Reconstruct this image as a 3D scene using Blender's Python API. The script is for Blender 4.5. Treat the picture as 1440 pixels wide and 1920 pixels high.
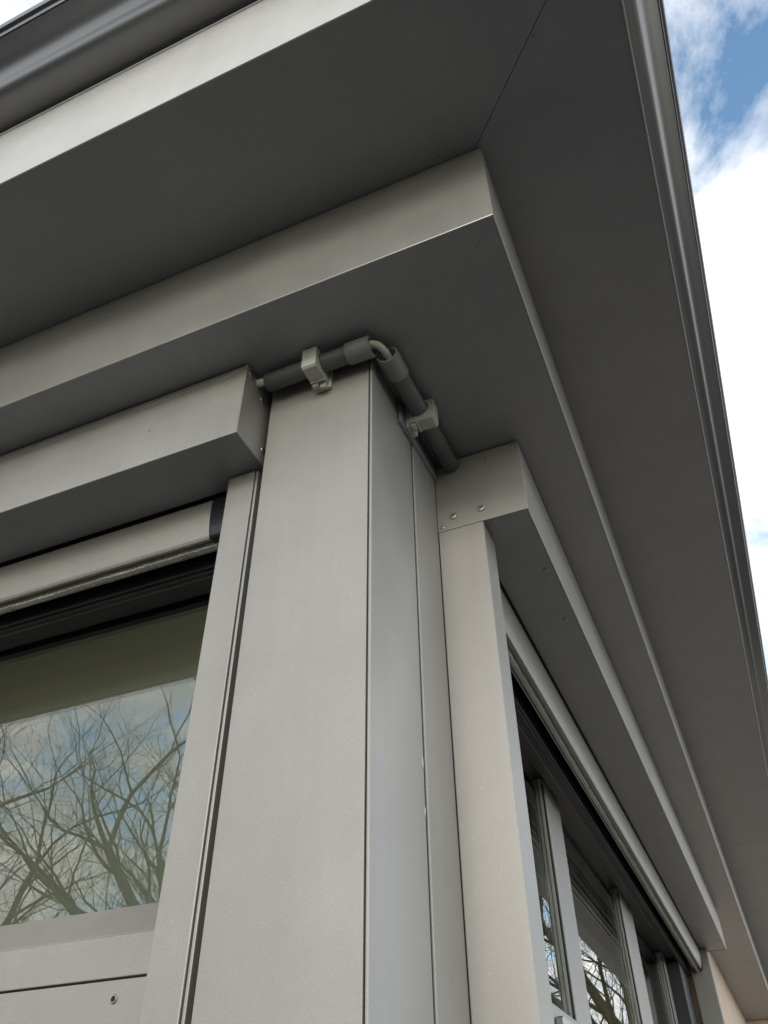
import bpy, bmesh, math, random
from mathutils import Vector, Matrix
random.seed(7)
scene = bpy.context.scene
for _o in list(bpy.data.objects):
    bpy.data.objects.remove(_o)
COL = scene.collection

# ------------------------------------------------------------------ camera
cam = bpy.data.cameras.new('camera')
cam.sensor_fit = 'HORIZONTAL'
cam.sensor_width = 36.0
cam.lens = 38.145
cam.clip_start = 0.01
cam.clip_end = 2000
camo = bpy.data.objects.new('camera', cam)
COL.objects.link(camo)
R_ROWS = ((0.91792776, 0.39669892, -0.006212),
          (-0.26787333, 0.60813451, -0.74727258),
          (-0.29266449, 0.68760627, 0.66448861))
CAM_LOC = Vector((0.2364, -0.5253, -0.6315))
xr, yr, zr = [Vector(r) for r in R_ROWS]
rot = Matrix((xr, -yr, -zr)).transposed()
camo.matrix_world = Matrix.Translation(CAM_LOC) @ rot.to_4x4()
scene.camera = camo

# ------------------------------------------------------------------ sky, sun, exposure
SUN_EL, SUN_AZ = 19.0, 179.0          # azimuth clockwise from +Y, so 180 is straight in front of the wide face of the post
world = bpy.data.worlds.new('World')
scene.world = world
world.use_nodes = True
wn, wl = world.node_tree.nodes, world.node_tree.links
wn.clear()
w_out = wn.new('ShaderNodeOutputWorld')
w_bg = wn.new('ShaderNodeBackground')
w_bg.inputs['Strength'].default_value = 0.10
sky = wn.new('ShaderNodeTexSky')
sky.sky_type = 'NISHITA'
sky.sun_disc = False
sky.sun_elevation = math.radians(SUN_EL)
sky.sun_rotation = math.radians(SUN_AZ)
sky.air_density = 1.0
sky.dust_density = 0.6
sky.ozone_density = 1.6
tc = wn.new('ShaderNodeTexCoord')
sep = wn.new('ShaderNodeSeparateXYZ')
wl.new(tc.outputs['Generated'], sep.inputs[0])
zmax = wn.new('ShaderNodeMath'); zmax.operation = 'MAXIMUM'; zmax.inputs[1].default_value = 0.0
wl.new(sep.outputs['Z'], zmax.inputs[0])
zadd = wn.new('ShaderNodeMath'); zadd.operation = 'ADD'; zadd.inputs[1].default_value = 0.16
wl.new(zmax.outputs[0], zadd.inputs[0])
px = wn.new('ShaderNodeMath'); px.operation = 'DIVIDE'
py = wn.new('ShaderNodeMath'); py.operation = 'DIVIDE'
wl.new(sep.outputs['X'], px.inputs[0]); wl.new(zadd.outputs[0], px.inputs[1])
wl.new(sep.outputs['Y'], py.inputs[0]); wl.new(zadd.outputs[0], py.inputs[1])
cmb = wn.new('ShaderNodeCombineXYZ')
wl.new(px.outputs[0], cmb.inputs[0]); wl.new(py.outputs[0], cmb.inputs[1])
mp = wn.new('ShaderNodeMapping')
mp.inputs['Location'].default_value = (-5.35, 8.20, 0.4)
mp.inputs['Scale'].default_value = (1.0, 1.0, 1.0)
wl.new(cmb.outputs[0], mp.inputs['Vector'])
n1 = wn.new('ShaderNodeTexNoise')
n1.inputs['Scale'].default_value = 3.2
n1.inputs['Detail'].default_value = 9.0
n1.inputs['Roughness'].default_value = 0.62
n1.inputs['Distortion'].default_value = 0.25
wl.new(mp.outputs[0], n1.inputs['Vector'])
ramp = wn.new('ShaderNodeValToRGB')
ramp.color_ramp.elements[0].position = 0.36
ramp.color_ramp.elements[0].color = (0, 0, 0, 1)
ramp.color_ramp.elements[1].position = 0.515
ramp.color_ramp.elements[1].color = (1, 1, 1, 1)
wl.new(n1.outputs['Fac'], ramp.inputs[0])
n2 = wn.new('ShaderNodeTexNoise')
n2.inputs['Scale'].default_value = 4.0
n2.inputs['Detail'].default_value = 6.0
wl.new(mp.outputs[0], n2.inputs['Vector'])
cramp = wn.new('ShaderNodeValToRGB')
cramp.color_ramp.elements[0].position = 0.32
cramp.color_ramp.elements[0].color = (7.6, 8.0, 8.7, 1)
cramp.color_ramp.elements[1].position = 0.62
cramp.color_ramp.elements[1].color = (13.5, 13.3, 13.0, 1)
wl.new(n2.outputs['Fac'], cramp.inputs[0])
sk_mul = wn.new('ShaderNodeMix'); sk_mul.data_type = 'RGBA'; sk_mul.blend_type = 'MULTIPLY'
sk_mul.inputs[0].default_value = 1.0
sk_mul.inputs[7].default_value = (2.30, 2.62, 2.56, 1)
wl.new(sky.outputs[0], sk_mul.inputs[6])
mix = wn.new('ShaderNodeMix'); mix.data_type = 'RGBA'
wl.new(ramp.outputs['Color'], mix.inputs[0])
wl.new(sk_mul.outputs[2], mix.inputs[6])
wl.new(cramp.outputs['Color'], mix.inputs[7])
wl.new(mix.outputs[2], w_bg.inputs['Color'])
wl.new(w_bg.outputs[0], w_out.inputs['Surface'])

sun = bpy.data.lights.new('sun', 'SUN')
sun.energy = 0.80
sun.angle = math.radians(14)
sun.color = (1.0, 0.945, 0.87)
suno = bpy.data.objects.new('sun', sun)
COL.objects.link(suno)
_e, _a = math.radians(SUN_EL), math.radians(SUN_AZ)
sdir = Vector((math.sin(_a) * math.cos(_e), math.cos(_a) * math.cos(_e), math.sin(_e)))
suno.rotation_euler = sdir.to_track_quat('Z', 'Y').to_euler()

vs = scene.view_settings
vs.view_transform = 'Standard'
vs.look = 'None'
vs.gamma = 1.0
vs.exposure = 0.40
vs.use_curve_mapping = False


# ------------------------------------------------------------------ materials
def mat_base(name):
    m = bpy.data.materials.new(name)
    m.use_nodes = True
    n, l = m.node_tree.nodes, m.node_tree.links
    b = n['Principled BSDF']
    return m, n, l, b


def plain(name, col, rough=0.5, metal=0.0, spec=0.5, noise=0.0, nscale=40.0, bump=0.0, bscale=300.0):
    m, n, l, b = mat_base(name)
    b.inputs['Base Color'].default_value = (*col, 1)
    b.inputs['Roughness'].default_value = rough
    b.inputs['Metallic'].default_value = metal
    b.inputs['Specular IOR Level'].default_value = spec
    t = n.new('ShaderNodeTexCoord')
    if noise:
        nz = n.new('ShaderNodeTexNoise')
        nz.inputs['Scale'].default_value = nscale
        nz.inputs['Detail'].default_value = 6
        l.new(t.outputs['Object'], nz.inputs['Vector'])
        mx = n.new('ShaderNodeMix'); mx.data_type = 'RGBA'
        mx.inputs[6].default_value = (*[c * (1 - noise) for c in col], 1)
        mx.inputs[7].default_value = (*[min(1, c * (1 + noise)) for c in col], 1)
        l.new(nz.outputs['Fac'], mx.inputs[0])
        l.new(mx.outputs[2], b.inputs['Base Color'])
    if bump:
        nb = n.new('ShaderNodeTexNoise')
        nb.inputs['Scale'].default_value = bscale
        nb.inputs['Detail'].default_value = 3
        l.new(t.outputs['Object'], nb.inputs['Vector'])
        bp = n.new('ShaderNodeBump')
        bp.inputs['Strength'].default_value = bump
        bp.inputs['Distance'].default_value = 0.001
        l.new(nb.outputs['Fac'], bp.inputs['Height'])
        l.new(bp.outputs[0], b.inputs['Normal'])
    return m


def powder(name, col, rough=0.42, dust=0.5, metal=0.0, coat=0.0):
    """textured powder coat: faint orange-peel, soft cloudy dirt film, tiny pale dust specks"""
    m, n, l, b = mat_base(name)
    b.inputs['Metallic'].default_value = metal
    b.inputs['Coat Weight'].default_value = coat
    b.inputs['Coat Roughness'].default_value = 0.22
    t = n.new('ShaderNodeTexCoord')
    # cloudy film
    nz = n.new('ShaderNodeTexNoise'); nz.inputs['Scale'].default_value = 9; nz.inputs['Detail'].default_value = 8
    nz.inputs['Roughness'].default_value = 0.62
    l.new(t.outputs['Object'], nz.inputs['Vector'])
    mr = n.new('ShaderNodeMapRange')
    mr.inputs['From Min'].default_value = 0.3; mr.inputs['From Max'].default_value = 0.7
    mr.inputs['To Min'].default_value = 0.93; mr.inputs['To Max'].default_value = 1.07
    l.new(nz.outputs['Fac'], mr.inputs['Value'])
    vm = n.new('ShaderNodeMix'); vm.data_type = 'RGBA'; vm.blend_type = 'MULTIPLY'; vm.inputs[0].default_value = 1
    vm.inputs[6].default_value = (*col, 1)
    l.new(mr.outputs[0], vm.inputs[7])
    # faint vertical rain runs
    ms_ = n.new('ShaderNodeMapping'); ms_.inputs['Scale'].default_value = (60, 60, 1.6)
    l.new(t.outputs['Object'], ms_.inputs['Vector'])
    ns = n.new('ShaderNodeTexNoise'); ns.inputs['Scale'].default_value = 1.0; ns.inputs['Detail'].default_value = 4
    l.new(ms_.outputs[0], ns.inputs['Vector'])
    sr = n.new('ShaderNodeMapRange')
    sr.inputs['From Min'].default_value = 0.35; sr.inputs['From Max'].default_value = 0.7
    sr.inputs['To Min'].default_value = 1.012; sr.inputs['To Max'].default_value = 0.98
    l.new(ns.outputs['Fac'], sr.inputs['Value'])
    vs2 = n.new('ShaderNodeMix'); vs2.data_type = 'RGBA'; vs2.blend_type = 'MULTIPLY'; vs2.inputs[0].default_value = 1
    l.new(vm.outputs[2], vs2.inputs[6]); l.new(sr.outputs[0], vs2.inputs[7])
    # panels from different batches differ slightly in tone
    oi = n.new('ShaderNodeObjectInfo')
    br_ = n.new('ShaderNodeMapRange')
    br_.inputs['To Min'].default_value = 0.955; br_.inputs['To Max'].default_value = 1.04
    l.new(oi.outputs['Random'], br_.inputs['Value'])
    vs3 = n.new('ShaderNodeMix'); vs3.data_type = 'RGBA'; vs3.blend_type = 'MULTIPLY'; vs3.inputs[0].default_value = 1
    l.new(vs2.outputs[2], vs3.inputs[6]); l.new(br_.outputs[0], vs3.inputs[7])
    vm = vs3
    # fine grain of the metallic paint
    ng = n.new('ShaderNodeTexNoise'); ng.inputs['Scale'].default_value = 900; ng.inputs['Detail'].default_value = 2
    l.new(t.outputs['Object'], ng.inputs['Vector'])
    mg = n.new('ShaderNodeMapRange')
    mg.inputs['From Min'].default_value = 0.3; mg.inputs['From Max'].default_value = 0.7
    mg.inputs['To Min'].default_value = 0.92; mg.inputs['To Max'].default_value = 1.08
    l.new(ng.outputs['Fac'], mg.inputs['Value'])
    vg = n.new('ShaderNodeMix'); vg.data_type = 'RGBA'; vg.blend_type = 'MULTIPLY'; vg.inputs[0].default_value = 1
    l.new(vm.outputs[2], vg.inputs[6]); l.new(mg.outputs[0], vg.inputs[7])
    # dust specks: small random cells, only where a patchy mask allows
    vo = n.new('ShaderNodeTexVoronoi'); vo.inputs['Scale'].default_value = 260
    l.new(t.outputs['Object'], vo.inputs['Vector'])
    sp = n.new('ShaderNodeMath'); sp.operation = 'LESS_THAN'; sp.inputs[1].default_value = 0.16
    l.new(vo.outputs['Distance'], sp.inputs[0])
    sepc = n.new('ShaderNodeSeparateColor'); l.new(vo.outputs['Color'], sepc.inputs[0])
    pk = n.new('ShaderNodeMath'); pk.operation = 'GREATER_THAN'; pk.inputs[1].default_value = 1.0 - 0.085 * dust
    l.new(sepc.outputs[0], pk.inputs[0])
    mm = n.new('ShaderNodeMath'); mm.operation = 'MULTIPLY'
    l.new(sp.outputs[0], mm.inputs[0]); l.new(pk.outputs[0], mm.inputs[1])
    vd = n.new('ShaderNodeMix'); vd.data_type = 'RGBA'
    vd.inputs[7].default_value = (0.62, 0.61, 0.57, 1)
    nm_ = n.new('ShaderNodeTexNoise'); nm_.inputs['Scale'].default_value = 7; nm_.inputs['Detail'].default_value = 3
    l.new(t.outputs['Object'], nm_.inputs['Vector'])
    pm = n.new('ShaderNodeMapRange'); pm.inputs['From Min'].default_value = 0.45; pm.inputs['From Max'].default_value = 0.68
    pm.inputs['To Max'].default_value = 0.75
    l.new(nm_.outputs['Fac'], pm.inputs['Value'])
    mh = n.new('ShaderNodeMath'); mh.operation = 'MULTIPLY'
    l.new(pm.outputs[0], mh.inputs[1])
    l.new(mm.outputs[0], mh.inputs[0])
    l.new(mh.outputs[0], vd.inputs[0]); l.new(vg.outputs[2], vd.inputs[6])
    l.new(vd.outputs[2], b.inputs['Base Color'])
    # roughness variation and orange peel
    rr = n.new('ShaderNodeMapRange')
    rr.inputs['To Min'].default_value = rough - 0.05; rr.inputs['To Max'].default_value = rough + 0.08
    l.new(nz.outputs['Fac'], rr.inputs['Value'])
    l.new(rr.outputs[0], b.inputs['Roughness'])
    bp = n.new('ShaderNodeBump'); bp.inputs['Strength'].default_value = 0.10; bp.inputs['Distance'].default_value = 0.0004
    nb = n.new('ShaderNodeTexNoise'); nb.inputs['Scale'].default_value = 700; nb.inputs['Detail'].default_value = 2
    l.new(t.outputs['Object'], nb.inputs['Vector'])
    l.new(nb.outputs['Fac'], bp.inputs['Height'])
    # slight oil-canning of the thin sheet
    nw = n.new('ShaderNodeTexNoise'); nw.inputs['Scale'].default_value = 4.5; nw.inputs['Detail'].default_value = 1
    l.new(t.outputs['Object'], nw.inputs['Vector'])
    bw = n.new('ShaderNodeBump'); bw.inputs['Strength'].default_value = 0.35; bw.inputs['Distance'].default_value = 0.006
    l.new(nw.outputs['Fac'], bw.inputs['Height'])
    l.new(bw.outputs[0], bp.inputs['Normal'])
    l.new(bp.outputs[0], b.inputs['Normal'])
    return m


def glass_mat():
    m = bpy.data.materials.new('window_glass')
    m.use_nodes = True
    n, l = m.node_tree.nodes, m.node_tree.links
    n.clear()
    out = n.new('ShaderNodeOutputMaterial')
    tr = n.new('ShaderNodeBsdfTransparent'); tr.inputs[0].default_value = (0.88, 0.895, 0.86, 1)
    gl = n.new('ShaderNodeBsdfGlossy'); gl.inputs['Roughness'].default_value = 0.0
    gl.inputs[0].default_value = (0.95, 0.97, 0.96, 1)
    geo = n.new('ShaderNodeNewGeometry')
    dt = n.new('ShaderNodeVectorMath'); dt.operation = 'DOT_PRODUCT'
    l.new(geo.outputs['Normal'], dt.inputs[0]); l.new(geo.outputs['Incoming'], dt.inputs[1])
    ab = n.new('ShaderNodeMath'); ab.operation = 'ABSOLUTE'; l.new(dt.outputs['Value'], ab.inputs[0])
    om = n.new('ShaderNodeMath'); om.operation = 'SUBTRACT'; om.inputs[0].default_value = 1.0; om.use_clamp = True
    l.new(ab.outputs[0], om.inputs[1])
    pw = n.new('ShaderNodeMath'); pw.operation = 'POWER'; pw.inputs[1].default_value = 4.0
    l.new(om.outputs[0], pw.inputs[0])
    mr = n.new('ShaderNodeMath'); mr.operation = 'MULTIPLY_ADD'
    mr.inputs[1].default_value = 0.90; mr.inputs[2].default_value = 0.10; mr.use_clamp = True
    l.new(pw.outputs[0], mr.inputs[0])
    mx = n.new('ShaderNodeMixShader')
    l.new(mr.outputs[0], mx.inputs[0]); l.new(tr.outputs[0], mx.inputs[1]); l.new(gl.outputs[0], mx.inputs[2])
    l.new(mx.outputs[0], out.inputs[0])
    # slight waviness of float glass
    t = n.new('ShaderNodeTexCoord')
    nz = n.new('ShaderNodeTexNoise'); nz.inputs['Scale'].default_value = 5.0; nz.inputs['Detail'].default_value = 1
    l.new(t.outputs['Object'], nz.inputs['Vector'])
    bp = n.new('ShaderNodeBump'); bp.inputs['Strength'].default_value = 0.012; bp.inputs['Distance'].default_value = 0.002
    l.new(nz.outputs['Fac'], bp.inputs['Height']); l.new(bp.outputs[0], gl.inputs['Normal'])
    return m


M = {}
M['alu'] = powder('grey_powder_coat', (0.352, 0.333, 0.304), 0.43, 0.5, 0.22, 0.35)
M['alu_clean'] = powder('grey_powder_coat_clean', (0.48, 0.456, 0.416), 0.34, 0.15, 0.55, 0.5)
M['fascia'] = powder('daylit_fascia_coat', (0.60, 0.58, 0.545), 0.40, 0.1, 0.3)  # base lifted above the other coats to carry the fascia's stronger daylight
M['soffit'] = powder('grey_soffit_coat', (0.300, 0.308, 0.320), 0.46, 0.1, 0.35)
M['gutter'] = plain('dark_gutter_coat', (0.22, 0.22, 0.222), 0.36, 0.80, 0.6, 0.08, 6)
M['pvc'] = plain('grey_pvc', (0.140, 0.143, 0.142), 0.42, 0, 0.45, 0.06, 30)
M['coupler'] = plain('grey_pvc_coupler', (0.255, 0.260, 0.250), 0.45, 0, 0.45, 0.05, 30)
M['clip'] = plain('pale_grey_plastic', (0.56, 0.56, 0.49), 0.5, 0, 0.4, 0.05, 60)
M['cable'] = plain('ivory_cable_sheath', (0.80, 0.77, 0.65), 0.45, 0, 0.4, 0.06, 60)
M['black'] = plain('black_rubber', (0.018, 0.018, 0.020), 0.55, 0, 0.4)
M['black_gloss'] = plain('black_plastic', (0.02, 0.021, 0.023), 0.22, 0, 0.5)
M['dark'] = plain('dark_frame_and_shade', (0.026, 0.026, 0.029), 0.45, 0, 0.5, 0.08, 20)  # near-black also puts deep shade into the window head
M['steel'] = plain('stainless_steel', (0.48, 0.465, 0.44), 0.40, 1.0, 0.5, 0.1, 200)
M['brush'] = plain('beige_brush_pile', (0.66, 0.635, 0.575), 0.95, 0, 0.1, 0.12, 200, 0.4, 900)
M['glass'] = glass_mat()
M['spacer'] = plain('warm_grey_glazing_spacer', (0.36, 0.34, 0.30), 0.4, 0.2, 0.5)
M['stucco'] = plain('peach_render', (0.78, 0.63, 0.50), 0.9, 0, 0.2, 0.16, 9, 0.9, 90)
M['white_in'] = plain('off_white_ceiling_paint', (0.74, 0.73, 0.66), 0.9, 0, 0.2, 0.03, 5)
M['wall_in'] = plain('interior_wall_paint', (0.55, 0.54, 0.48), 0.9, 0, 0.2, 0.03, 5)
M['blind'] = plain('olive_blind_fabric', (0.09, 0.09, 0.072), 0.9, 0, 0.1, 0.04, 60)
_nt = M['blind'].node_tree
_tl = _nt.nodes.new('ShaderNodeBsdfTranslucent'); _tl.inputs[0].default_value = (0.80, 0.81, 0.70, 1)
_ad = _nt.nodes.new('ShaderNodeAddShader')
_nt.links.new(_nt.nodes['Principled BSDF'].outputs[0], _ad.inputs[0]); _nt.links.new(_tl.outputs[0], _ad.inputs[1])
_nt.links.new(_ad.outputs[0], [n_ for n_ in _nt.nodes if n_.type == 'OUTPUT_MATERIAL'][0].inputs[0])
M['floor_in'] = plain('interior_floor', (0.22, 0.17, 0.12), 0.5, 0, 0.4, 0.1, 5)
M['bark'] = plain('mossy_bark', (0.075, 0.070, 0.046), 0.95, 0, 0.1, 0.35, 2.5, 0.8, 20)
M['roof'] = plain('roof_membrane', (0.08, 0.08, 0.085), 0.8, 0, 0.3, 0.1, 3)
M['ground'] = plain('lawn_and_gravel', (0.135, 0.130, 0.100), 0.95, 0, 0.1, 0.4, 0.8)
M['dark_apron'] = plain('added_dark_ground', (0.040, 0.0395, 0.041), 0.9, 0, 0.15, 0.3, 40)
M['paving'] = plain('warm_clinker_paving', (0.29, 0.252, 0.222), 0.85, 0, 0.2, 0.25, 3)
M['chip'] = plain('bare_scratch', (0.62, 0.62, 0.60), 0.5, 0, 0.4)
M['recess'] = plain('screw_recess', (0.10, 0.098, 0.092), 0.6)
M['hole'] = plain('dark_hole', (0.01, 0.01, 0.01), 0.7)


# ------------------------------------------------------------------ helpers
class Side:
    """facade frame: s runs along the wall away from the corner, n points outwards, z up"""
    def __init__(self, left):
        self.left = left
    def P(self, s, n, z):
        return Vector((-s, 0.07 - n, z)) if self.left else Vector((n, s, z))


LEFT, RIGHT = Side(True), Side(False)


class WorldSide:
    def P(self, x, y, z):
        return Vector((x, y, z))


W = WorldSide()


def add_box(bm, F, s0, s1, n0, n1, z0, z1, mi=0):
    v = [bm.verts.new(F.P(s, n, z)) for s in (s0, s1) for n in (n0, n1) for z in (z0, z1)]
    for q in ((0, 1, 3, 2), (4, 6, 7, 5), (0, 4, 5, 1), (2, 3, 7, 6), (0, 2, 6, 4), (1, 5, 7, 3)):
        f = bm.faces.new([v[i] for i in q]); f.material_index = mi


def add_extrusion(bm, F, prof, s0, s1, closed=True, smooth=False):
    """prof = [(n, z)]; s0 / s1 may be functions of n (mitred ends)"""
    f0 = s0 if callable(s0) else (lambda n: s0)
    f1 = s1 if callable(s1) else (lambda n: s1)
    a = [bm.verts.new(F.P(f0(n), n, z)) for n, z in prof]
    b = [bm.verts.new(F.P(f1(n), n, z)) for n, z in prof]
    k = len(prof)
    for i in range(k if closed else k - 1):
        j = (i + 1) % k
        f = bm.faces.new((a[i], a[j], b[j], b[i])); f.smooth = smooth
    if closed:
        bm.faces.new(a); bm.faces.new(b[::-1])


def add_tube(bm, pts, rads, sides=16, cap=True, smooth=True, mi=0):
    rings = []
    prev = None
    for i, p in enumerate(pts):
        p = Vector(p)
        d = (Vector(pts[min(i + 1, len(pts) - 1)]) - Vector(pts[max(i - 1, 0)])).normalized()
        if prev is None:
            u = d.orthogonal().normalized()
        else:
            u = (prev - d * prev.dot(d)).normalized()
        prev = u
        w = d.cross(u)
        rings.append([bm.verts.new(p + (u * math.cos(2 * math.pi * k / sides) + w * math.sin(2 * math.pi * k / sides)) * rads[i]) for k in range(sides)])
    for i in range(len(rings) - 1):
        for k in range(sides):
            f = bm.faces.new((rings[i][k], rings[i][(k + 1) % sides], rings[i + 1][(k + 1) % sides], rings[i + 1][k]))
            f.smooth = smooth; f.material_index = mi
    if cap:
        bm.faces.new(rings[0][::-1]).material_index = mi
        bm.faces.new(rings[-1]).material_index = mi
    return rings


def add_pipe(bm, p0, p1, r_out, r_in, sides=40):
    """hollow pipe with real wall thickness"""
    p0, p1 = Vector(p0), Vector(p1)
    d = (p1 - p0).normalized()
    u = d.orthogonal().normalized(); w = d.cross(u)
    def ring(p, r):
        return [bm.verts.new(p + (u * math.cos(2 * math.pi * k / sides) + w * math.sin(2 * math.pi * k / sides)) * r) for k in range(sides)]
    c = 0.0006
    L = [ring(p0, r_in), ring(p0, r_out - c), ring(p0 + d * c, r_out), ring(p1 - d * c, r_out), ring(p1, r_out - c), ring(p1, r_in)]
    for i in range(6):
        A, B = L[i], L[(i + 1) % 6]
        for k in range(sides):
            f = bm.faces.new((A[k], A[(k + 1) % sides], B[(k + 1) % sides], B[k])); f.smooth = i in (2, 5)


def obj(name, bm, mat, parent=None, bevel=0.0, label=None, recalc=True, segs=2):
    if recalc:
        bmesh.ops.recalc_face_normals(bm, faces=bm.faces[:])
    me = bpy.data.meshes.new(name)
    bm.to_mesh(me); bm.free()
    for m_ in (mat if isinstance(mat, (list, tuple)) else [mat]):
        me.materials.append(m_)
    o = bpy.data.objects.new(name, me)
    COL.objects.link(o)
    if parent is not None:
        o.parent = parent
    if bevel:
        b = o.modifiers.new('bevel', 'BEVEL')
        b.width = bevel; b.segments = segs; b.limit_method = 'ANGLE'; b.angle_limit = math.radians(35)
    if label:
        o['label'] = label
    return o


def tag(o, label, cat, group=None):
    o['label'] = label; o['category'] = cat
    if group:
        o['group'] = group
    return o


def thing(name, label, cat, group=None):
    return tag_new(name, label, cat, group)


def tag_new(name, label, cat, group):
    o = bpy.data.objects.new(name, None)
    o.empty_display_size = 0.05
    COL.objects.link(o)
    return tag(o, label, cat, group)


def structure(o):
    o['kind'] = 'structure'
    return o


def box_obj(name, F, dims, mat, parent=None, bevel=0.0, label=None):
    bm = bmesh.new()
    add_box(bm, F, *dims)
    return obj(name, bm, mat, parent, bevel, label)


def extr_obj(name, F, prof, s0, s1, mat, parent=None, bevel=0.0, label=None, smooth=False):
    bm = bmesh.new()
    add_extrusion(bm, F, prof, s0, s1, True, smooth)
    return obj(name, bm, mat, parent, bevel, label)


GROUND_Z = -2.30
Z_LOW, Z_UP = 0.122, 0.2698
N_BAND = 0.1793
FAR_L, FAR_R = 6.0, 7.0          # how far each facade's eaves run

# ------------------------------------------------------------------ setting
g = bmesh.new()
add_box(g, W, -400, 400, -400, 400, GROUND_Z - 0.3, GROUND_Z)
structure(obj('ground', g, M['ground']))
g = bmesh.new()
add_box(g, W, -12.0, 6.0, -5.5, 12.0, GROUND_Z - 0.1, GROUND_Z + 0.003)
structure(obj('unseen_dark_apron', g, M['dark_apron']))  # unseen dark sheet added near the house to limit bounce under the eaves
g = bmesh.new()
add_box(g, W, 0.02, 5.5, 1.9, 9.0, GROUND_Z + 0.0035, GROUND_Z + 0.03)
structure(obj('paving', g, M['paving']))

# interior seen through the panes
g = bmesh.new()
add_box(g, W, -6.0, -0.12, 0.19, 6.5, GROUND_Z + 0.06, GROUND_Z + 0.10)
structure(obj('interior_floor', g, M['floor_in']))
g = bmesh.new()
add_box(g, W, -0.24, -0.105, 0.175, 6.5, -0.015, 0.10)
add_box(g, W, -6.0, -0.24, 0.175, 0.31, -0.015, 0.10)
add_box(g, W, -6.0, -0.24, 0.31, 6.5, 0.045, 0.10)
structure(obj('interior_ceiling', g, M['white_in']))
g = bmesh.new()
add_box(g, W, -5.9, -0.12, 6.4, 6.5, GROUND_Z, 0.044)  # unseen left end of the room stays open so daylight backlights the blind
structure(obj('interior_wall', g, M['wall_in']))
blind = thing('window_blind', 'olive grey fabric blind lowered behind the glass of the left window', 'blind')
g = bmesh.new()
g.faces.new([g.verts.new(v) for v in ((-2.30, 0.192, -1.2), (-0.14, 0.192, -1.2), (-0.14, 0.192, -0.018), (-2.30, 0.192, -0.018))])
obj('fabric', g, M['blind'], blind)
g = bmesh.new()
add_box(g, W, -2.30, -0.14, 0.188, 0.197, -1.222, -1.201)
obj('weight_bar', g, M['alu'], blind, 0.002)


# ------------------------------------------------------------------ roof overhang
roof = thing('roof_overhang', 'grey metal roof overhang with two stepped soffits wrapping the house corner', 'roof')
DN = {True: 0.0065, False: 0.0}
N_OUT = {True: 0.3585, False: 0.352}


def mitre(F, extra=0.0):
    """start of a mitred piece at offset n"""
    if F.left:
        return lambda n: -(n - DN[True]) + extra if n > N_BAND + 1e-4 else -n + extra
    return lambda n: (0.07 - n - 0.0065 + extra) if n > N_BAND + 1e-4 else (0.07 - n + extra)


for F, far in ((LEFT, FAR_L), (RIGHT, FAR_R)):
    no = N_OUT[F.left]
    # lower soffit panels
    j = 2.6 if F.left else 3.1
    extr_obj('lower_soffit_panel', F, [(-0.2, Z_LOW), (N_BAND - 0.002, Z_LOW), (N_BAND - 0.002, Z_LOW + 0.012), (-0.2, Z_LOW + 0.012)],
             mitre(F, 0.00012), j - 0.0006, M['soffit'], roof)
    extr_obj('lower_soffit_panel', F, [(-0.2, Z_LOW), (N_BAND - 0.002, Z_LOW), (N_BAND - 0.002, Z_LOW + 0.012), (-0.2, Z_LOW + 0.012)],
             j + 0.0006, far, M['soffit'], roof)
    # upright band between the two soffits, its foot folded back over the panel edge
    extr_obj('soffit_band', F, [(N_BAND - 0.0018, Z_LOW - 0.0008), (N_BAND, Z_LOW - 0.0008), (N_BAND, Z_UP - 0.0016), (N_BAND - 0.0018, Z_UP - 0.0016)],
             mitre(F), far, M['alu_clean'], roof, 0.0006)
    # upper soffit
    j = 3.4 if F.left else 2.279
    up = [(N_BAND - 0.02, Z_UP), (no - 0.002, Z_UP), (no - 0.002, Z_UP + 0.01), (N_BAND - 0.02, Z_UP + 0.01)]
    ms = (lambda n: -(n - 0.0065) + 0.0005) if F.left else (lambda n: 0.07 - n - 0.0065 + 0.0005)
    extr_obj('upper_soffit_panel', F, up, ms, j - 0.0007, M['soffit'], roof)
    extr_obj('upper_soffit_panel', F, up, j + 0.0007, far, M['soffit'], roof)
    # fascia
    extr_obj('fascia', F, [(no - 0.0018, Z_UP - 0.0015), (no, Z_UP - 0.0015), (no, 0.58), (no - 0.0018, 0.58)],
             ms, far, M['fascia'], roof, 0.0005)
bm = bmesh.new()
add_box(bm, W, -6.0, 0.345, -0.28, 7.0, 0.50, 0.56)
obj('roof_deck', bm, M['roof'], roof)
bm = bmesh.new()
add_box(bm, W, -6.0, -0.07, 0.14, 7.0, 0.135, 0.26)
obj('roof_beam', bm, M['roof'], roof)


def spline(p, k):
    out = []
    for i in range(len(p) - 1):
        a, b, c, d = p[max(i - 1, 0)], p[i], p[i + 1], p[min(i + 2, len(p) - 1)]
        for j in range(k):
            u = j / k
            out.append(tuple(0.5 * (2 * b[m] + (c[m] - a[m]) * u + (2 * a[m] - 5 * b[m] + 4 * c[m] - d[m]) * u * u + (3 * b[m] - a[m] - 3 * c[m] + d[m]) * u ** 3) for m in (0, 1)))
    return out + [p[-1]]


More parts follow.
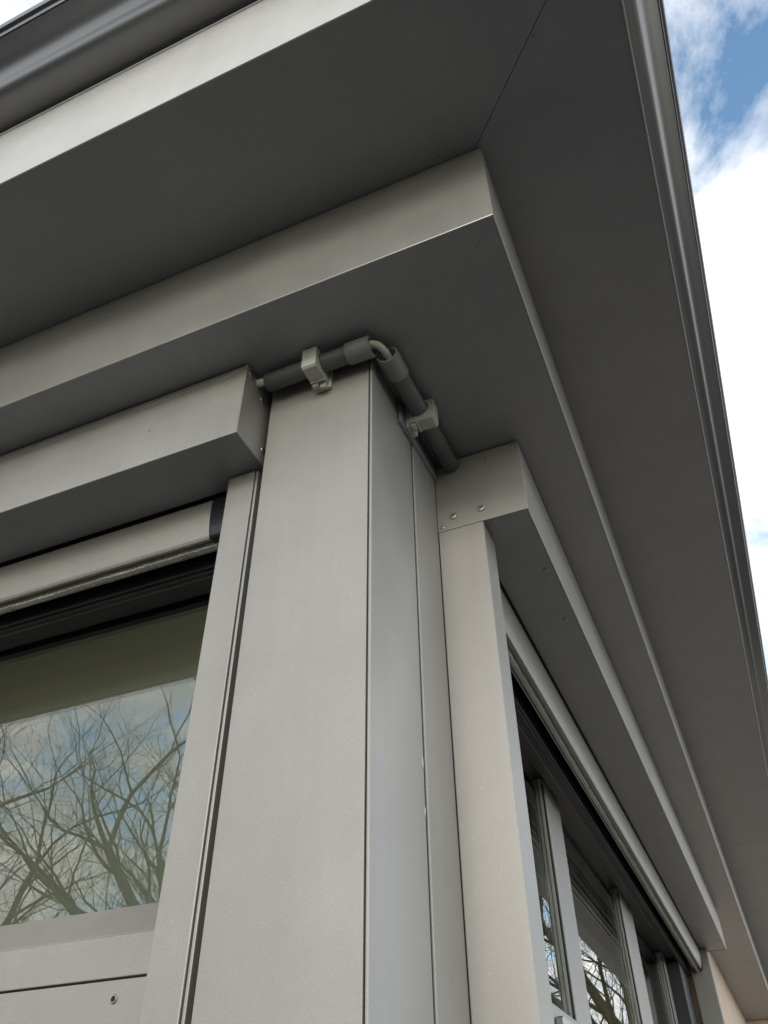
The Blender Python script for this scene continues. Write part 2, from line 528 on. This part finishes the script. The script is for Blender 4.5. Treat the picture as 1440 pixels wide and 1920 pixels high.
def gutter(F, far, label):
    t = thing('gutter', label, 'gutter', 'gutters along the eaves')
    no = N_OUT[F.left]
    outer = [(0.0008, .4665), (.010, .4645), (.022, .4655), (.032, .4695), (.0400, .4765), (.0445, .4855), (.0460, .4955), (.0478, .507),
             (.0535, .5225), (.0625, .5365), (.0715, .5505), (.0785, .561)]
    outer = spline(outer, 4)
    prof = outer + [(.0765, .5625), (.060, .537), (.046, .508), (.042, .490), (.036, .478), (.022, .468), (.0008, .469)]
    prof = [(no + a, z) for a, z in prof]
    ms = (lambda n: -(n - 0.0065)) if F.left else (lambda n: 0.07 - n - 0.0065)
    extr_obj('trough', F, prof, ms, far, M['gutter'], t, 0, None, True)
    lip = [(.0775, .5612), (.0800, .5600), (.0815, .5660), (.0812, .5705), (.0862, .5720), (.0882, .5770), (.0880, .5850), (.0850, .5885), (.0800, .5880), (.0775, .575)]
    extr_obj('rim', F, [(no + a, z) for a, z in lip], ms, far, M['gutter'], t, 0.0006)
    for k in range(3):
        s = 0.9 + 0.8 * k
        bm = bmesh.new()
        add_box(bm, F, s, s + 0.025, no + 0.001, no + 0.079, 0.568, 0.571)
        obj('bracket', bm, M['gutter'], t)
    return t


gutter(LEFT, FAR_L, 'dark rounded gutter over the bright fascia at top left')
gutter(RIGHT, FAR_R, 'dark gutter along the right eaves against the cloudy sky')


# ------------------------------------------------------------------ screws
def screw_mesh(name, r, h):
    bm = bmesh.new()
    S = 20
    prof = [(r, 0.0), (r, h * 0.35), (r * 0.9, h * 0.72), (r * 0.62, h), (r * 0.42, h * 0.98)]
    rings = [[bm.verts.new((rr * math.cos(2 * math.pi * k / S), rr * math.sin(2 * math.pi * k / S), z)) for k in range(S)] for rr, z in prof]
    for i in range(len(rings) - 1):
        for k in range(S):
            bm.faces.new((rings[i][k], rings[i][(k + 1) % S], rings[i + 1][(k + 1) % S], rings[i + 1][k])).smooth = True
    # cross recess: a dark cross sunk in the crown
    c = bm.verts.new((0, 0, h * 0.55))
    for k in range(S):
        f = bm.faces.new((rings[-1][k], rings[-1][(k + 1) % S], c)); f.material_index = 1 if (k % 5) in (1, 2, 3) else 0
    a, b_ = r * 0.62, r * 0.10
    for (x, y) in ((a, b_), (b_, a)):
        v = [bm.verts.new((sx * x, sy * y, h * 1.01)) for sx, sy in ((-1, -1), (1, -1), (1, 1), (-1, 1))]
        bm.faces.new(v).material_index = 1
    me = bpy.data.meshes.new(name)
    bm.to_mesh(me); bm.free()
    me.materials.append(M['steel']); me.materials.append(M['recess'])
    return me


SCREW_BIG = screw_mesh('screw_mesh_large', 0.0043, 0.0014)
SCREW_SMALL = screw_mesh('screw_mesh_small', 0.0032, 0.0013)
WASHER = None


def screw(pos, axis, parent, big=False, turn=None):
    o = bpy.data.objects.new('screw', SCREW_BIG if big else SCREW_SMALL)
    COL.objects.link(o)
    q = Vector(axis).to_track_quat('Z', 'Y')
    o.matrix_world = Matrix.Translation(Vector(pos)) @ q.to_matrix().to_4x4() @ Matrix.Rotation(turn if turn is not None else random.uniform(0, 1.5), 4, 'Z')
    o.parent = parent
    return o


def washer(pos, axis, parent, r=0.0058):
    bm = bmesh.new()
    q = Vector(axis).to_track_quat('Z', 'Y').to_matrix()
    add_pipe(bm, Vector(pos), Vector(pos) + Vector(axis) * 0.0009, r, 0.0036, 24)
    return obj('washer', bm, M['alu'], parent)


for p in ((0.1333, -0.1178), (0.2629, -0.1936), (0.2457, 0.8581)):
    o = screw((p[0], p[1], Z_UP - 0.0004), (0, 0, -1), roof)
    o.scale = (0.6, 0.6, 0.5)
for o in roof.children:
    if o.name.startswith('screw'):
        o.data = bpy.data.meshes.get('painted_screw') or SCREW_SMALL.copy()
        o.data.name = 'painted_screw'
        o.data.materials[0] = M['soffit']

# ------------------------------------------------------------------ corner post
post = thing('corner_post', 'grey powder coated corner post with wide front panel and grooved edges', 'post')
ZB = GROUND_Z
ZT = Z_LOW - 0.0005
box_obj('core', W, (-0.118, -0.0072, 0.010, 0.1945, ZB, ZT), M['black'], post)
box_obj('front_panel', W, (-0.1295, -0.0045, 0.0002, 0.007, ZB, ZT), M['alu'], post, 0.0009)
# corner sheet: its rounded edge shows as a bright line beside the groove
bm = bmesh.new()
add_box(bm, W, -0.0030, 0.0, -0.0002, 0.1148, ZB, ZT)
obj('corner_panel', bm, M['alu'], post, 0.0011)
bm = bmesh.new()
add_box(bm, W, -0.0042, 0.0010, 0.1190, 0.1950, ZB, ZT)
obj('side_panel', bm, M['alu'], post, 0.0012)
bm = bmesh.new()
add_box(bm, W, -0.0070, -0.0012, 0.1149, 0.1189, ZB, ZT)
obj('seam_seal', bm, M['black'], post)
bm = bmesh.new()
add_box(bm, W, -0.1295, -0.1265, 0.0075, 0.075, ZB, ZT)
obj('return_panel', bm, M['alu'], post, 0.0006)
# upper flashing plate on the side, its shade put into the darker coat
bm = bmesh.new()
pts = [(0.0722, ZT), (0.0722, 0.0850), (0.0745, 0.0815), (0.1945, 0.0900), (0.1945, ZT)]
vs_ = [[bm.verts.new((x, y, z)) for y, z in pts] for x in (0.0004, 0.0042)]
bm.faces.new(vs_[0]); bm.faces.new(vs_[1][::-1])
for i in range(5):
    k = (i + 1) % 5
    bm.faces.new((vs_[0][i], vs_[0][k], vs_[1][k], vs_[1][i]))
obj('flashing_plate', bm, M['soffit'], post, 0.0005, 'flashing plate toned down as shade under the soffit')


def chip(name, F3, verts, parent, h=0.0003, axis=(0, -1, 0)):
    bm = bmesh.new()
    a = [bm.verts.new(Vector(v)) for v in verts]
    b = [bm.verts.new(Vector(v) + Vector(axis) * h) for v in verts]
    bm.faces.new(b)
    k = len(a)
    for i in range(k):
        bm.faces.new((a[i], a[(i + 1) % k], b[(i + 1) % k], b[i]))
    return obj(name, bm, M['chip'], parent)


def blot(y, z, w, h, x=0.0001, seed=1):
    rnd = random.Random(seed)
    k = 9
    return [(x, y + w * math.cos(2 * math.pi * i / k) * rnd.uniform(.35, 1), z + h * math.sin(2 * math.pi * i / k) * rnd.uniform(.5, 1)) for i in range(k)]


chip('scratch', None, blot(0.1115, -0.3215, 0.0035, 0.0075, 0.0001, 3), post, 0.0002, (1, 0, 0))
chip('scratch', None, blot(0.1125, -0.366, 0.0022, 0.006, 0.0001, 5), post, 0.0002, (1, 0, 0))
chip('scratch', None, blot(0.1420, -0.182, 0.0007, 0.0065, -0.0008, 8), post, 0.0002, (1, 0, 0))
chip('scratch', None, [(-0.0236, 0.0001, -0.3492), (-0.0224, 0.0001, -0.3487), (-0.0211, 0.0001, -0.3464), (-0.0218, 0.0001, -0.3466)], post, 0.0002)


# ------------------------------------------------------------------ windows
def window(F, s_start, mullions, s_end, label):
    ng = -0.090 if F.left else -0.056      # outer face of the panes
    nm = -0.020 if F.left else -0.046      # face of the mullions
    zt_ = -0.4115 if F.left else -0.4235   # top of the sloping bead
    t = thing('window', label, 'window')
    # head profile: rebates stepping back to the pane, their deep shade put into the colour
    extr_obj('head_frame', F, [(-0.10, -0.030), (-0.064, -0.030), (-0.064, -0.043), (-0.042, -0.043), (-0.042, -0.053), (-0.018, -0.053), (-0.018, -0.060), (-0.003, -0.060), (-0.003, 0.110), (-0.10, 0.110)],
             s_start, s_end, M['dark'], t, 0.0006)
    g_ = bmesh.new()
    add_box(g_, F, s_start, s_end, -0.014, -0.007, -0.0640, -0.0602)
    add_box(g_, F, s_start, s_end, -0.040, -0.034, -0.0470, -0.0432)
    obj('gasket', g_, M['black'], t, 0.0006)
    bead = bmesh.new()
    s = s_start
    while s < s_end:
        add_box(bead, F, s, s + 0.0022, -0.0255, -0.0235, -0.0545, -0.0532)
        s += 0.0044
        if s > s_start + 1.6:
            break
    o = obj('drip_bead', bead, M['spacer'], t); o['kind'] = 'stuff'
    # sloping glazing bead at the foot of the panes, then the flat rail
    extr_obj('sill_bead', F, [(-0.10, zt_), (-0.026, zt_), (-0.0245, zt_ - 0.001), (0.0, -0.4415), (-0.002, -0.4440), (-0.10, -0.4440)],
             s_start, s_end, M['alu'], t, 0.0006)
    extr_obj('bottom_rail', F, [(-0.06, -0.4444), (0.0, -0.4420), (0.0014, -0.4430), (0.0014, -0.4745), (-0.06, -0.4745)],
             s_start, s_end, M['alu'], t, 0.0006)
    edges = []
    for a, b in mullions:
        bm = bmesh.new()
        add_box(bm, F, a, b, -0.095, nm, -0.4400, -0.0435 if nm < -0.03 else -0.0535)
        obj('mullion', bm, M['alu'], t, 0.0012)
        edges.append((a, b))
    stops = [s_start] + [v for e in edges for v in e] + [s_end]
    for i in range(0, len(stops), 2):
        a, b = stops[i], stops[i + 1]
        if b - a < 0.05:
            continue
        bm = bmesh.new()
        add_box(bm, F, a + 0.001, b - 0.001, ng - 0.005, ng, -0.418, -0.032)
        obj('pane', bm, M['glass'], t)
        # glazing strips on the reveals beside the pane
        for (e, sg) in ((a, 1), (b, -1)):
            bm = bmesh.new()
            lo, hi = sorted((e + sg * 0.0004, e + sg * 0.006))
            add_box(bm, F, lo, hi, ng + 0.0005, nm - (0.0065 if F.left else 0.0045), zt_ + 0.0002, -0.0440)
            jb = obj('glazing_bead', bm, M['spacer'], t, 0.0006)
            bm = bmesh.new()
            lo, hi = sorted((e + sg * 0.0004, e + sg * 0.0045))
            add_box(bm, F, lo, hi, nm - (0.0062 if F.left else 0.0042), nm - 0.0015, zt_ + 0.0002, -0.0545)
            obj('glazing_gasket', bm, M['black'], jb, 0.0005)
            bm = bmesh.new()
            lo, hi = sorted((e + sg * 0.002, e + sg * 0.017))
            add_box(bm, F, lo, hi, ng - 0.027, ng - 0.0055, zt_ + 0.0002, -0.0330)
            obj('inner_frame', bm, M['dark'], jb, 0.0005)
        bm = bmesh.new()
        add_box(bm, F, a + 0.007, b - 0.007, ng + 0.0005, ng + 0.010, -0.0400, -0.0304)
        obj('head_bead', bm, M['dark'], t, 0.0006)
    return t


wl_ = window(LEFT, 0.135, [(0.90, 0.99), (1.66, 1.75)], 2.34, 'wide left window reflecting bare trees below the screen box')
wr_ = window(RIGHT, 0.199, [(0.829, 0.935), (1.480, 1.635), (2.090, 2.140)], 2.335, 'row of narrow right windows receding behind the guide rail')
bm = bmesh.new()
add_box(bm, RIGHT, 2.142, 2.335, -0.060, -0.012, -0.4395, -0.0605)
obj('end_panel', bm, M['dark'], wr_, 0.001)


def cladding(F, s0, s1, label):
    t = thing('wall_cladding', label, 'cladding')
    bm = bmesh.new()
    add_box(bm, F, s0, s1, -0.02, 0.0010, -0.9, -0.4762)
    obj('panel', bm, M['alu'], t, 0.0007)
    bm = bmesh.new()
    add_box(bm, F, s0, s1, -0.02, 0.0010, GROUND_Z + 0.05, -0.9025)
    obj('panel', bm, M['alu'], t, 0.0007)
    bm = bmesh.new()
    add_box(bm, F, s0, s1, -0.05, -0.021, GROUND_Z, -0.4445)
    obj('backing', bm, M['black'], t)
    return t


cl = cladding(LEFT, 0.137, 2.34, 'flat grey panel under the left window with one drilled hole')
cr = cladding(RIGHT, 0.199, 2.335, 'flat grey panel under the right windows')
# drilled drain hole with a bright bare rim
bm = bmesh.new()
c0 = LEFT.P(0.2530, 0.0010, -0.4900)
add_pipe(bm, c0 + Vector((0, 0.0, 0)), c0 + Vector((0, -0.0012, 0)), 0.0034, 0.0023, 20)
rim = obj('drain_hole', bm, M['steel'], cl)
bm = bmesh.new()
add_tube(bm, [c0, c0 + Vector((0, -0.0004, 0))], [0.0024, 0.0024], 20, True, False)
obj('hole_plug', bm, M['hole'], rim)
# small lock fitting on the right bottom rail
bm = bmesh.new()
add_box(bm, RIGHT, 0.486, 0.532, 0.0016, 0.012, -0.530, -0.455)
hd = obj('lock_fitting', bm, M['steel'], wr_, 0.002)
bm = bmesh.new()
add_box(bm, RIGHT, 0.493, 0.525, 0.0122, 0.0136, -0.522, -0.463)
obj('cover', bm, M['dark'], hd, 0.001)


# ------------------------------------------------------------------ roller screens
def roller_screen(F, s0, s1, n_face, g0, g1, label):
    t = thing('roller_screen', label, 'roller screen', 'outdoor roller screens on both faces of the corner')
    zb, zt = 0.0065, 0.1195
    pl = 0.0022
    # head box: front face with a rolled hem near the top, and a separate bottom lid
    extr_obj('headbox', F, [(0.002, zb + 0.003), (n_face - 0.003, zb + 0.003), (n_face - 0.003, zt - 0.004), (0.002, zt - 0.004)], s0 + pl, s1 - pl, M['black'], t)
    extr_obj('front_cover', F, [(n_face - 0.002, zb), (n_face, zb), (n_face, zt - 0.0105), (n_face - 0.0012, zt - 0.0098), (n_face - 0.0012, zt - 0.0088), (n_face, zt - 0.008), (n_face, zt), (n_face - 0.002, zt)],
             s0 + pl + 0.0003, s1 - pl - 0.0003, M['alu_clean'], t, 0.0004)
    extr_obj('bottom_lid', F, [(0.0408, zb + 0.0006), (n_face - 0.0024, zb + 0.0006), (n_face - 0.0024, zb + 0.0022), (0.0408, zb + 0.0022)],
             s0 + pl + 0.0003, s1 - pl - 0.0003, M['soffit'], t)  # soffit coat puts the underside's shade into the lid colour
    ends = []
    for a, b in ((s0, s0 + pl), (s1 - pl, s1)):
        bm = bmesh.new()
        add_box(bm, F, a, b, 0.0008, n_face + 0.0004, zb - 0.0006, zt + 0.0004)
        ends.append(obj('end_plate', bm, M['alu'], t, 0.0006))
    # guide rails: face strip, groove, outer edge strip
    rails = []
    for a, b, sg in ((g0, g1, 1), (s1 - (g1 - g0), s1, -1)):
        bm = bmesh.new()
        add_box(bm, F, a, b, 0.0012 if not F.left else 0.004, 0.058, GROUND_Z + 0.15, zb - 0.0010)
        rails.append(obj('guide_rail', bm, M['alu'], t, 0.0010))
    # bottom bar of the rolled-up screen
    bar = [(0.010, 0.004), (0.0365, 0.004), (0.0385, 0.000), (0.0392, -0.010), (0.0390, -0.020), (0.0382, -0.030), (0.0368, -0.040), (0.0345, -0.0490), (0.0325, -0.0520),
           (0.0290, -0.0520), (0.0290, -0.0470), (0.0125, -0.0470), (0.0125, -0.0510), (0.0100, -0.0510)]
    a, b = g1 + 0.0, s1 - (g1 - g0)
    ec = 0.033
    br = extr_obj('bottom_bar', F, bar, a + ec, b - ec, M['alu'], t, 0.0005)
    for (u, v) in ((a + 0.0008, a + ec - 0.0008), (b - ec + 0.0008, b - 0.0008)):
        bm = bmesh.new()
        cap = [(n + (0.0012 if n > 0.03 else 0), z - (0.0010 if z < -0.04 else 0)) for n, z in bar if z > -0.046 or n > 0.03 or n < 0.011]
        add_extrusion(bm, F, cap, u, v)
        obj('end_cap', bm, M['black_gloss'], br, 0.0012, None, True, 3)
    # brush pile: ragged strip plus tufts
    rnd = random.Random(11 if F.left else 12)
    bm = bmesh.new()
    s = a + 0.002
    k, lean = 0.5, 0.0
    while s < b - 0.002:
        w = rnd.uniform(0.0012, 0.0026)
        k = min(1.0, max(0.0, k + rnd.gauss(0, 0.10)))
        lean = max(-1.0, min(1.0, lean + rnd.gauss(0, 0.12)))
        d = rnd.uniform(0.0, 0.0014) + 0.0014 * k
        n_c = 0.0195 + rnd.uniform(-0.0004, 0.0004) + 0.0007 * lean
        add_box(bm, F, s, s + w, n_c - 0.0030, n_c + 0.0026 + rnd.uniform(0, 0.0008), -0.0535 - d, -0.0472)
        s += w * 0.8
    o = obj('brush_strip', bm, M['brush'], br); o['kind'] = 'stuff'
    return t, ends, rails


scrL, endL, railL = roller_screen(LEFT, 0.1365, 2.42, 0.1160, 0.1478, 0.1812, 'left roller screen box with bright front, fixed under the soffit')
scrR, endR, railR = roller_screen(RIGHT, 0.1957, 2.375, 0.1134, 0.1957, 0.2410, 'right roller screen box with screwed end plate, receding along the eaves')
# narrow cover strip between the left guide rail and the post
bm = bmesh.new()
add_box(bm, LEFT, 0.1434, 0.1464, 0.030, 0.0572, GROUND_Z + 0.15, 0.0050)
obj('cover_strip', bm, M['alu'], scrL, 0.0008)
bm = bmesh.new()
add_box(bm, LEFT, 0.1300, 0.1477, 0.000, 0.0290, GROUND_Z + 0.15, 0.0050)
obj('gap_seal', bm, M['black'], scrL)

bm = bmesh.new()
add_box(bm, RIGHT, 0.1953, 0.2000, -0.0195, 0.0010, GROUND_Z + 0.15, 0.115)
obj('gap_seal', bm, M['black'], scrR)

yR = 0.1956
for (x, z, big) in ((0.0217, 0.0259, 1), (0.0573, 0.0262, 1), (0.0071, 0.0125, 0), (0.1050, 0.1130, 0), (0.0715, 0.1048, 0), (0.0245, 0.1025, 0), (0.0105, 0.1130, 0)):
    screw((x, yR + 0.0001, z), (0, -1, 0), endR[0], bool(big))
    if big:
        washer((x, yR + 0.0001, z), (0, -1, 0), endR[0])
for (x, y) in ((0.068, 0.2045), (0.1009, 0.3219), (0.0966, 0.4433), (0.1, 1.2), (0.1, 2.25)):
    o = screw((x, y, 0.0069), (0, 0, -1), scrR)
for (y, z, big) in ((-0.0365, 0.1125, 1), (-0.0085, 0.0960, 1), (0.0060, 0.0264, 1)):
    screw((-0.1364, y, z), (1, 0, 0), endL[0], bool(big))
screw((-0.1440, -0.0033, 0.0069), (0, 0, -1), scrL)
bm = bmesh.new()
add_tube(bm, [(-0.2595, -0.0459, 0.0614), (-0.2595, -0.0463, 0.0614)], [0.0009, 0.0009], 10)
obj('pin_hole', bm, M['hole'], scrL)

# ------------------------------------------------------------------ conduit, clips, cable
ZP = 0.1095
RP = 0.0108
cL = thing('conduit_pipe', 'dark grey conduit pipe with coupler running left across the front of the post', 'conduit', 'conduit pipes under the soffit')
bm = bmesh.new(); add_pipe(bm, (-0.1245, -0.0195, ZP), (-0.012, -0.0195, ZP), RP, 0.0090)
obj('tube', bm, M['pvc'], cL)
bm = bmesh.new(); add_pipe(bm, (-0.0215, -0.0195, ZP), (0.0085, -0.0195, ZP), 0.0128, 0.0106)
obj('coupler', bm, M['coupler'], cL)
cR = thing('conduit_pipe', 'dark grey conduit pipe with coupler running back along the side of the post', 'conduit', 'conduit pipes under the soffit')
r0, r1 = Vector((0.0195, -0.004, 0.1075)), Vector((0.0250, 0.1950, 0.1085))
rd = (r1 - r0).normalized()
bm = bmesh.new(); add_pipe(bm, r0 + rd * 0.016, r1, RP, 0.0090)
obj('tube', bm, M['pvc'], cR)
bm = bmesh.new(); add_pipe(bm, r0, r0 + rd * 0.033, 0.0128, 0.0106)
obj('coupler', bm, M['coupler'], cR)

cable = thing('cable', 'ivory electric cable bridging the open gap between the two conduit couplers', 'cable')
bm = bmesh.new()
pts = []
P0, P1, P2, P3 = Vector((-0.004, -0.0205, ZP + 0.002)), Vector((0.012, -0.0235, ZP + 0.0035)), Vector((0.019, -0.0180, ZP + 0.002)), Vector((0.0205, 0.010, ZP - 0.003))
for i in range(17):
    u = i / 16
    pts.append(P0 * (1 - u) ** 3 + P1 * 3 * u * (1 - u) ** 2 + P2 * 3 * u * u * (1 - u) + P3 * u ** 3)
pts = [Vector((-0.1240, -0.0200, ZP + 0.001))] + pts + [r1 - rd * 0.002]
add_tube(bm, pts, [0.0042] * len(pts), 14)
obj('sheath', bm, M['cable'], cable)
bm = bmesh.new()
add_tube(bm, [(-0.1364, -0.0235, ZP + 0.0005), (-0.130, -0.0228, ZP + 0.0008), (-0.1235, -0.0220, ZP + 0.001)], [0.0048, 0.0046, 0.0040], 14)
obj('cable_end', bm, M['cable'], cable)


def pipe_clip(P, label):
    """P(a, d, z): a along the pipe, d out from the wall, z up; C-shaped saddle open towards the wall, latch tongues below"""
    t = thing('pipe_clip', label, 'pipe clip', 'pipe clips holding the conduit')
    w = 0.0176
    class F3:
        pass
    F = F3(); F.P = P
    bm = bmesh.new()
    # saddle: outer outline with chamfers minus round bore, swept along a
    dc, zc, rb = 0.0195, ZP, 0.0113
    outer = [(0.0050, 0.0900), (0.0345, 0.0885), (0.0375, 0.0905), (0.0375, 0.1205), (0.0355, 0.1216), (0.0050, 0.1216)]
    K = 40
    inner = [(dc + rb * math.cos(2 * math.pi * i / K), zc + rb * math.sin(2 * math.pi * i / K)) for i in range(K)]
    # match every bore point with the outline point hit by its ray
    def hit(d, z):
        ux, uz = d - dc, z - zc
        best = None
        for i in range(len(outer)):
            (x1, y1), (x2, y2) = outer[i], outer[(i + 1) % len(outer)]
            ex, ey = x2 - x1, y2 - y1
            den = ux * ey - uz * ex
            if abs(den) < 1e-12:
                continue
            tt = ((x1 - dc) * ey - (y1 - zc) * ex) / den
            uu = ((x1 - dc) * uz - (y1 - zc) * ux) / den
            if tt > 0 and -1e-6 <= uu <= 1 + 1e-6 and (best is None or tt < best):
                best = tt
        return (dc + ux * best, zc + uz * best)
    angs = sorted(set([round(2 * math.pi * i / K, 6) for i in range(K)] + [round(math.atan2(z - zc, d - dc) % (2 * math.pi), 6) for d, z in outer]))
    inn = [(dc + rb * math.cos(a_), zc + rb * math.sin(a_)) for a_ in angs]
    out = [hit(*q) for q in inn]
    for sgn, a_ in ((0, 0.0), (1, w)):
        pass
    I0 = [bm.verts.new(P(0, d, z)) for d, z in inn]; O0 = [bm.verts.new(P(0, d, z)) for d, z in out]
    I1 = [bm.verts.new(P(w, d, z)) for d, z in inn]; O1 = [bm.verts.new(P(w, d, z)) for d, z in out]
    n_ = len(angs)
    for i in range(n_):
        k = (i + 1) % n_
        bm.faces.new((I0[i], I0[k], O0[k], O0[i])); bm.faces.new((I1[i], O1[i], O1[k], I1[k]))
        bm.faces.new((O0[i], O0[k], O1[k], O1[i])); f = bm.faces.new((I0[i], I1[i], I1[k], I0[k])); f.smooth = True
    obj('saddle', bm, M['clip'], t, 0.0007)
    bm = bmesh.new()
    add_box(bm, F, 0.0006, w + 0.0032, 0.0003, 0.0047, 0.0850, 0.1214)
    obj('base_plate', bm, M['clip'], t, 0.0006)
    # latch: tongues and hook at the foot
    bm = bmesh.new()
    add_box(bm, F, 0.0010, w * 0.48, 0.0062, 0.0125, 0.0836, 0.0892)
    lt = obj('latch', bm, M['clip'], t, 0.0008)
    bm = bmesh.new()
    add_box(bm, F, w * 0.56, w - 0.0006, 0.0050, 0.0100, 0.0812, 0.0890)
    obj('hook', bm, M['clip'], lt, 0.0008)
    bm = bmesh.new()
    add_box(bm, F, 0.0004, w - 0.0002, 0.0132, 0.0158, 0.0870, 0.0896)
    obj('ridge', bm, M['clip'], lt, 0.0005)
    return t


pipe_clip(lambda a, d, z: Vector((-0.0700 + a, -d, z)), 'pale grey clip on the post front holding the left conduit, catching light')
pipe_clip(lambda a, d, z: Vector((d * 1.06 + 0.0042 * (1 - d / 0.04), 0.0872 + a, z)), 'pale grey clip on the shaded post side holding the right conduit')

# ------------------------------------------------------------------ rendered wall beyond the right screen
wall = thing('rendered_wall', 'peach rendered wall beyond the far end of the right screen', 'wall')
bm = bmesh.new(); add_box(bm, RIGHT, 2.379, 4.30, -0.25, 0.0345, GROUND_Z, Z_LOW - 0.0015)
obj('wall_face', bm, M['stucco'], wall)
bm = bmesh.new(); add_box(bm, RIGHT, 4.302, 4.55, -0.25, 0.172, GROUND_Z, Z_LOW - 0.0015)
obj('wing', bm, M['stucco'], wall)
# remaining house walls out of frame, so that the corner is part of a whole house
hw = thing('house_wall', 'grey clad house wall continuing left beyond the window', 'wall')
bm = bmesh.new(); add_box(bm, LEFT, 2.425, 6.0, -0.25, 0.03, GROUND_Z, Z_LOW - 0.0015)
obj('wall_face', bm, M['alu'], hw)


# ------------------------------------------------------------------ bare trees around the house, seen as reflections
def tree_meshes(seed, height):
    rnd = random.Random(seed)
    V = [[], []]; Fc = [[], []]
    def tube(p, q, r0_, r1_, sides, which):
        vv, ff = V[which], Fc[which]
        d = (q - p).normalized()
        u = d.orthogonal().normalized(); w_ = d.cross(u)
        b0 = len(vv)
        for (c, r) in ((p, r0_), (q, r1_)):
            for k in range(sides):
                an = 2 * math.pi * k / sides
                vv.append(tuple(c + (u * math.cos(an) + w_ * math.sin(an)) * r))
        for k in range(sides):
            k2 = (k + 1) % sides
            ff.append((b0 + k, b0 + k2, b0 + sides + k2, b0 + sides + k))
    def grow(p, d, length, r, depth):
        nseg = (6, 6, 5, 4, 3, 2)[depth]
        sides = (10, 8, 6, 4, 3, 3)[depth]
        which = 0 if depth <= 1 else 1
        bend = Vector((rnd.gauss(0, 1), rnd.gauss(0, 1), 0)) * 0.10
        for i in range(nseg):
            wob = (0.05, 0.13, 0.17, 0.22, 0.26, 0.3)[depth]
            d2 = (d + bend + Vector((rnd.gauss(0, wob), rnd.gauss(0, wob), rnd.gauss(0.07, wob * 0.6)))).normalized()
            q = p + d2 * (length / nseg)
            rq = r * (1 - (0.35 if depth == 0 else 0.6) / nseg)
            tube(p, q, r, rq, sides, which)
            p, d, r = q, d2, rq
            if depth < 5 and (i >= 2 if depth == 0 else i >= 1) and rnd.random() < (0.75, 0.8, 0.8, 0.72, 0.6)[depth]:
                side = Matrix.Rotation(rnd.uniform(0, 2 * math.pi), 3, d) @ d.orthogonal().normalized()
                nd = (d + side * rnd.uniform(0.5, 1.0) + Vector((0, 0, 0.15))).normalized()
                grow(p, nd, length * rnd.uniform(0.5, 0.78) * (1 - 0.35 * i / nseg), r * rnd.uniform(0.38, 0.62), depth + 1)
        if depth < 5:
            for _ in range(3 if depth == 0 else 2):
                side = Matrix.Rotation(rnd.uniform(0, 2 * math.pi), 3, d) @ d.orthogonal().normalized()
                nd = (d + side * rnd.uniform(0.22, 0.55)).normalized()
                grow(p, nd, length * rnd.uniform(0.62, 0.82), r * rnd.uniform(0.6, 0.8), depth + 1)
    grow(Vector((0, 0, 0)), Vector((0, 0, 1)), height * 0.36, height * 0.021, 0)
    out = []
    for nme, v, f in (('trunk', V[0], Fc[0]), ('crown', V[1], Fc[1])):
        me = bpy.data.meshes.new(nme)
        me.from_pydata(v, [], f)
        me.materials.append(M['bark'])
        for pl_ in me.polygons:
            pl_.use_smooth = True
        out.append(me)
    return out


TREES = [tree_meshes(21, 11.5), tree_meshes(34, 12.5)]
spots = []
# the direction seen in the left window points to the front left, the one in the right windows to the back right
base = math.atan2(-0.68, -0.64)
for i, (da, dist, k, sc) in enumerate(((-0.20, 21.0, 0, 1.25), (0.045, 19.0, 1, 1.2), (0.155, 22.0, 0, 1.3), (-0.07, 31.0, 1, 1.45), (0.23, 17.0, 1, 1.1), (-0.40, 22.0, 1, 1.2))):
    spots.append((math.cos(base + da) * dist, math.sin(base + da) * dist, k, sc, i * 1.3))
baseR = math.atan2(0.96, 0.19)
for i, (da, dist, k, sc) in enumerate(((-0.17, 17.0, 0, 1.0), (0.15, 20.0, 1, 1.05), (-0.02, 34.0, 1, 1.1))):
    spots.append((math.cos(baseR + da) * dist, math.sin(baseR + da) * dist, k, sc, 0.7 + i * 2.1))
TL = ['bare tree mirrored at the left edge of the left window', 'bare tree with forked limbs mirrored in the middle of the left window',
      'bare tree mirrored high at the right side of the left window', 'distant bare tree mirrored behind the others in the left window',
      'bare tree mirrored close beside the left guide rail', 'bare tree standing left beyond the mirrored ones',
      'bare tree mirrored in the right windows against white cloud', 'thin bare tree mirrored deeper in the right windows', 'bare tree right of those mirrored in the right windows']
for (x, y, k, sc, rz), lb in zip(spots, TL):
    t = thing('bare_tree', lb, 'tree', 'bare trees around the house')
    t.location = (x, y, GROUND_Z); t.rotation_euler = (0, 0, rz); t.scale = (sc, sc, sc)
    for me in TREES[k]:
        o = bpy.data.objects.new(me.name.split('.')[0], me)
        COL.objects.link(o); o.parent = t
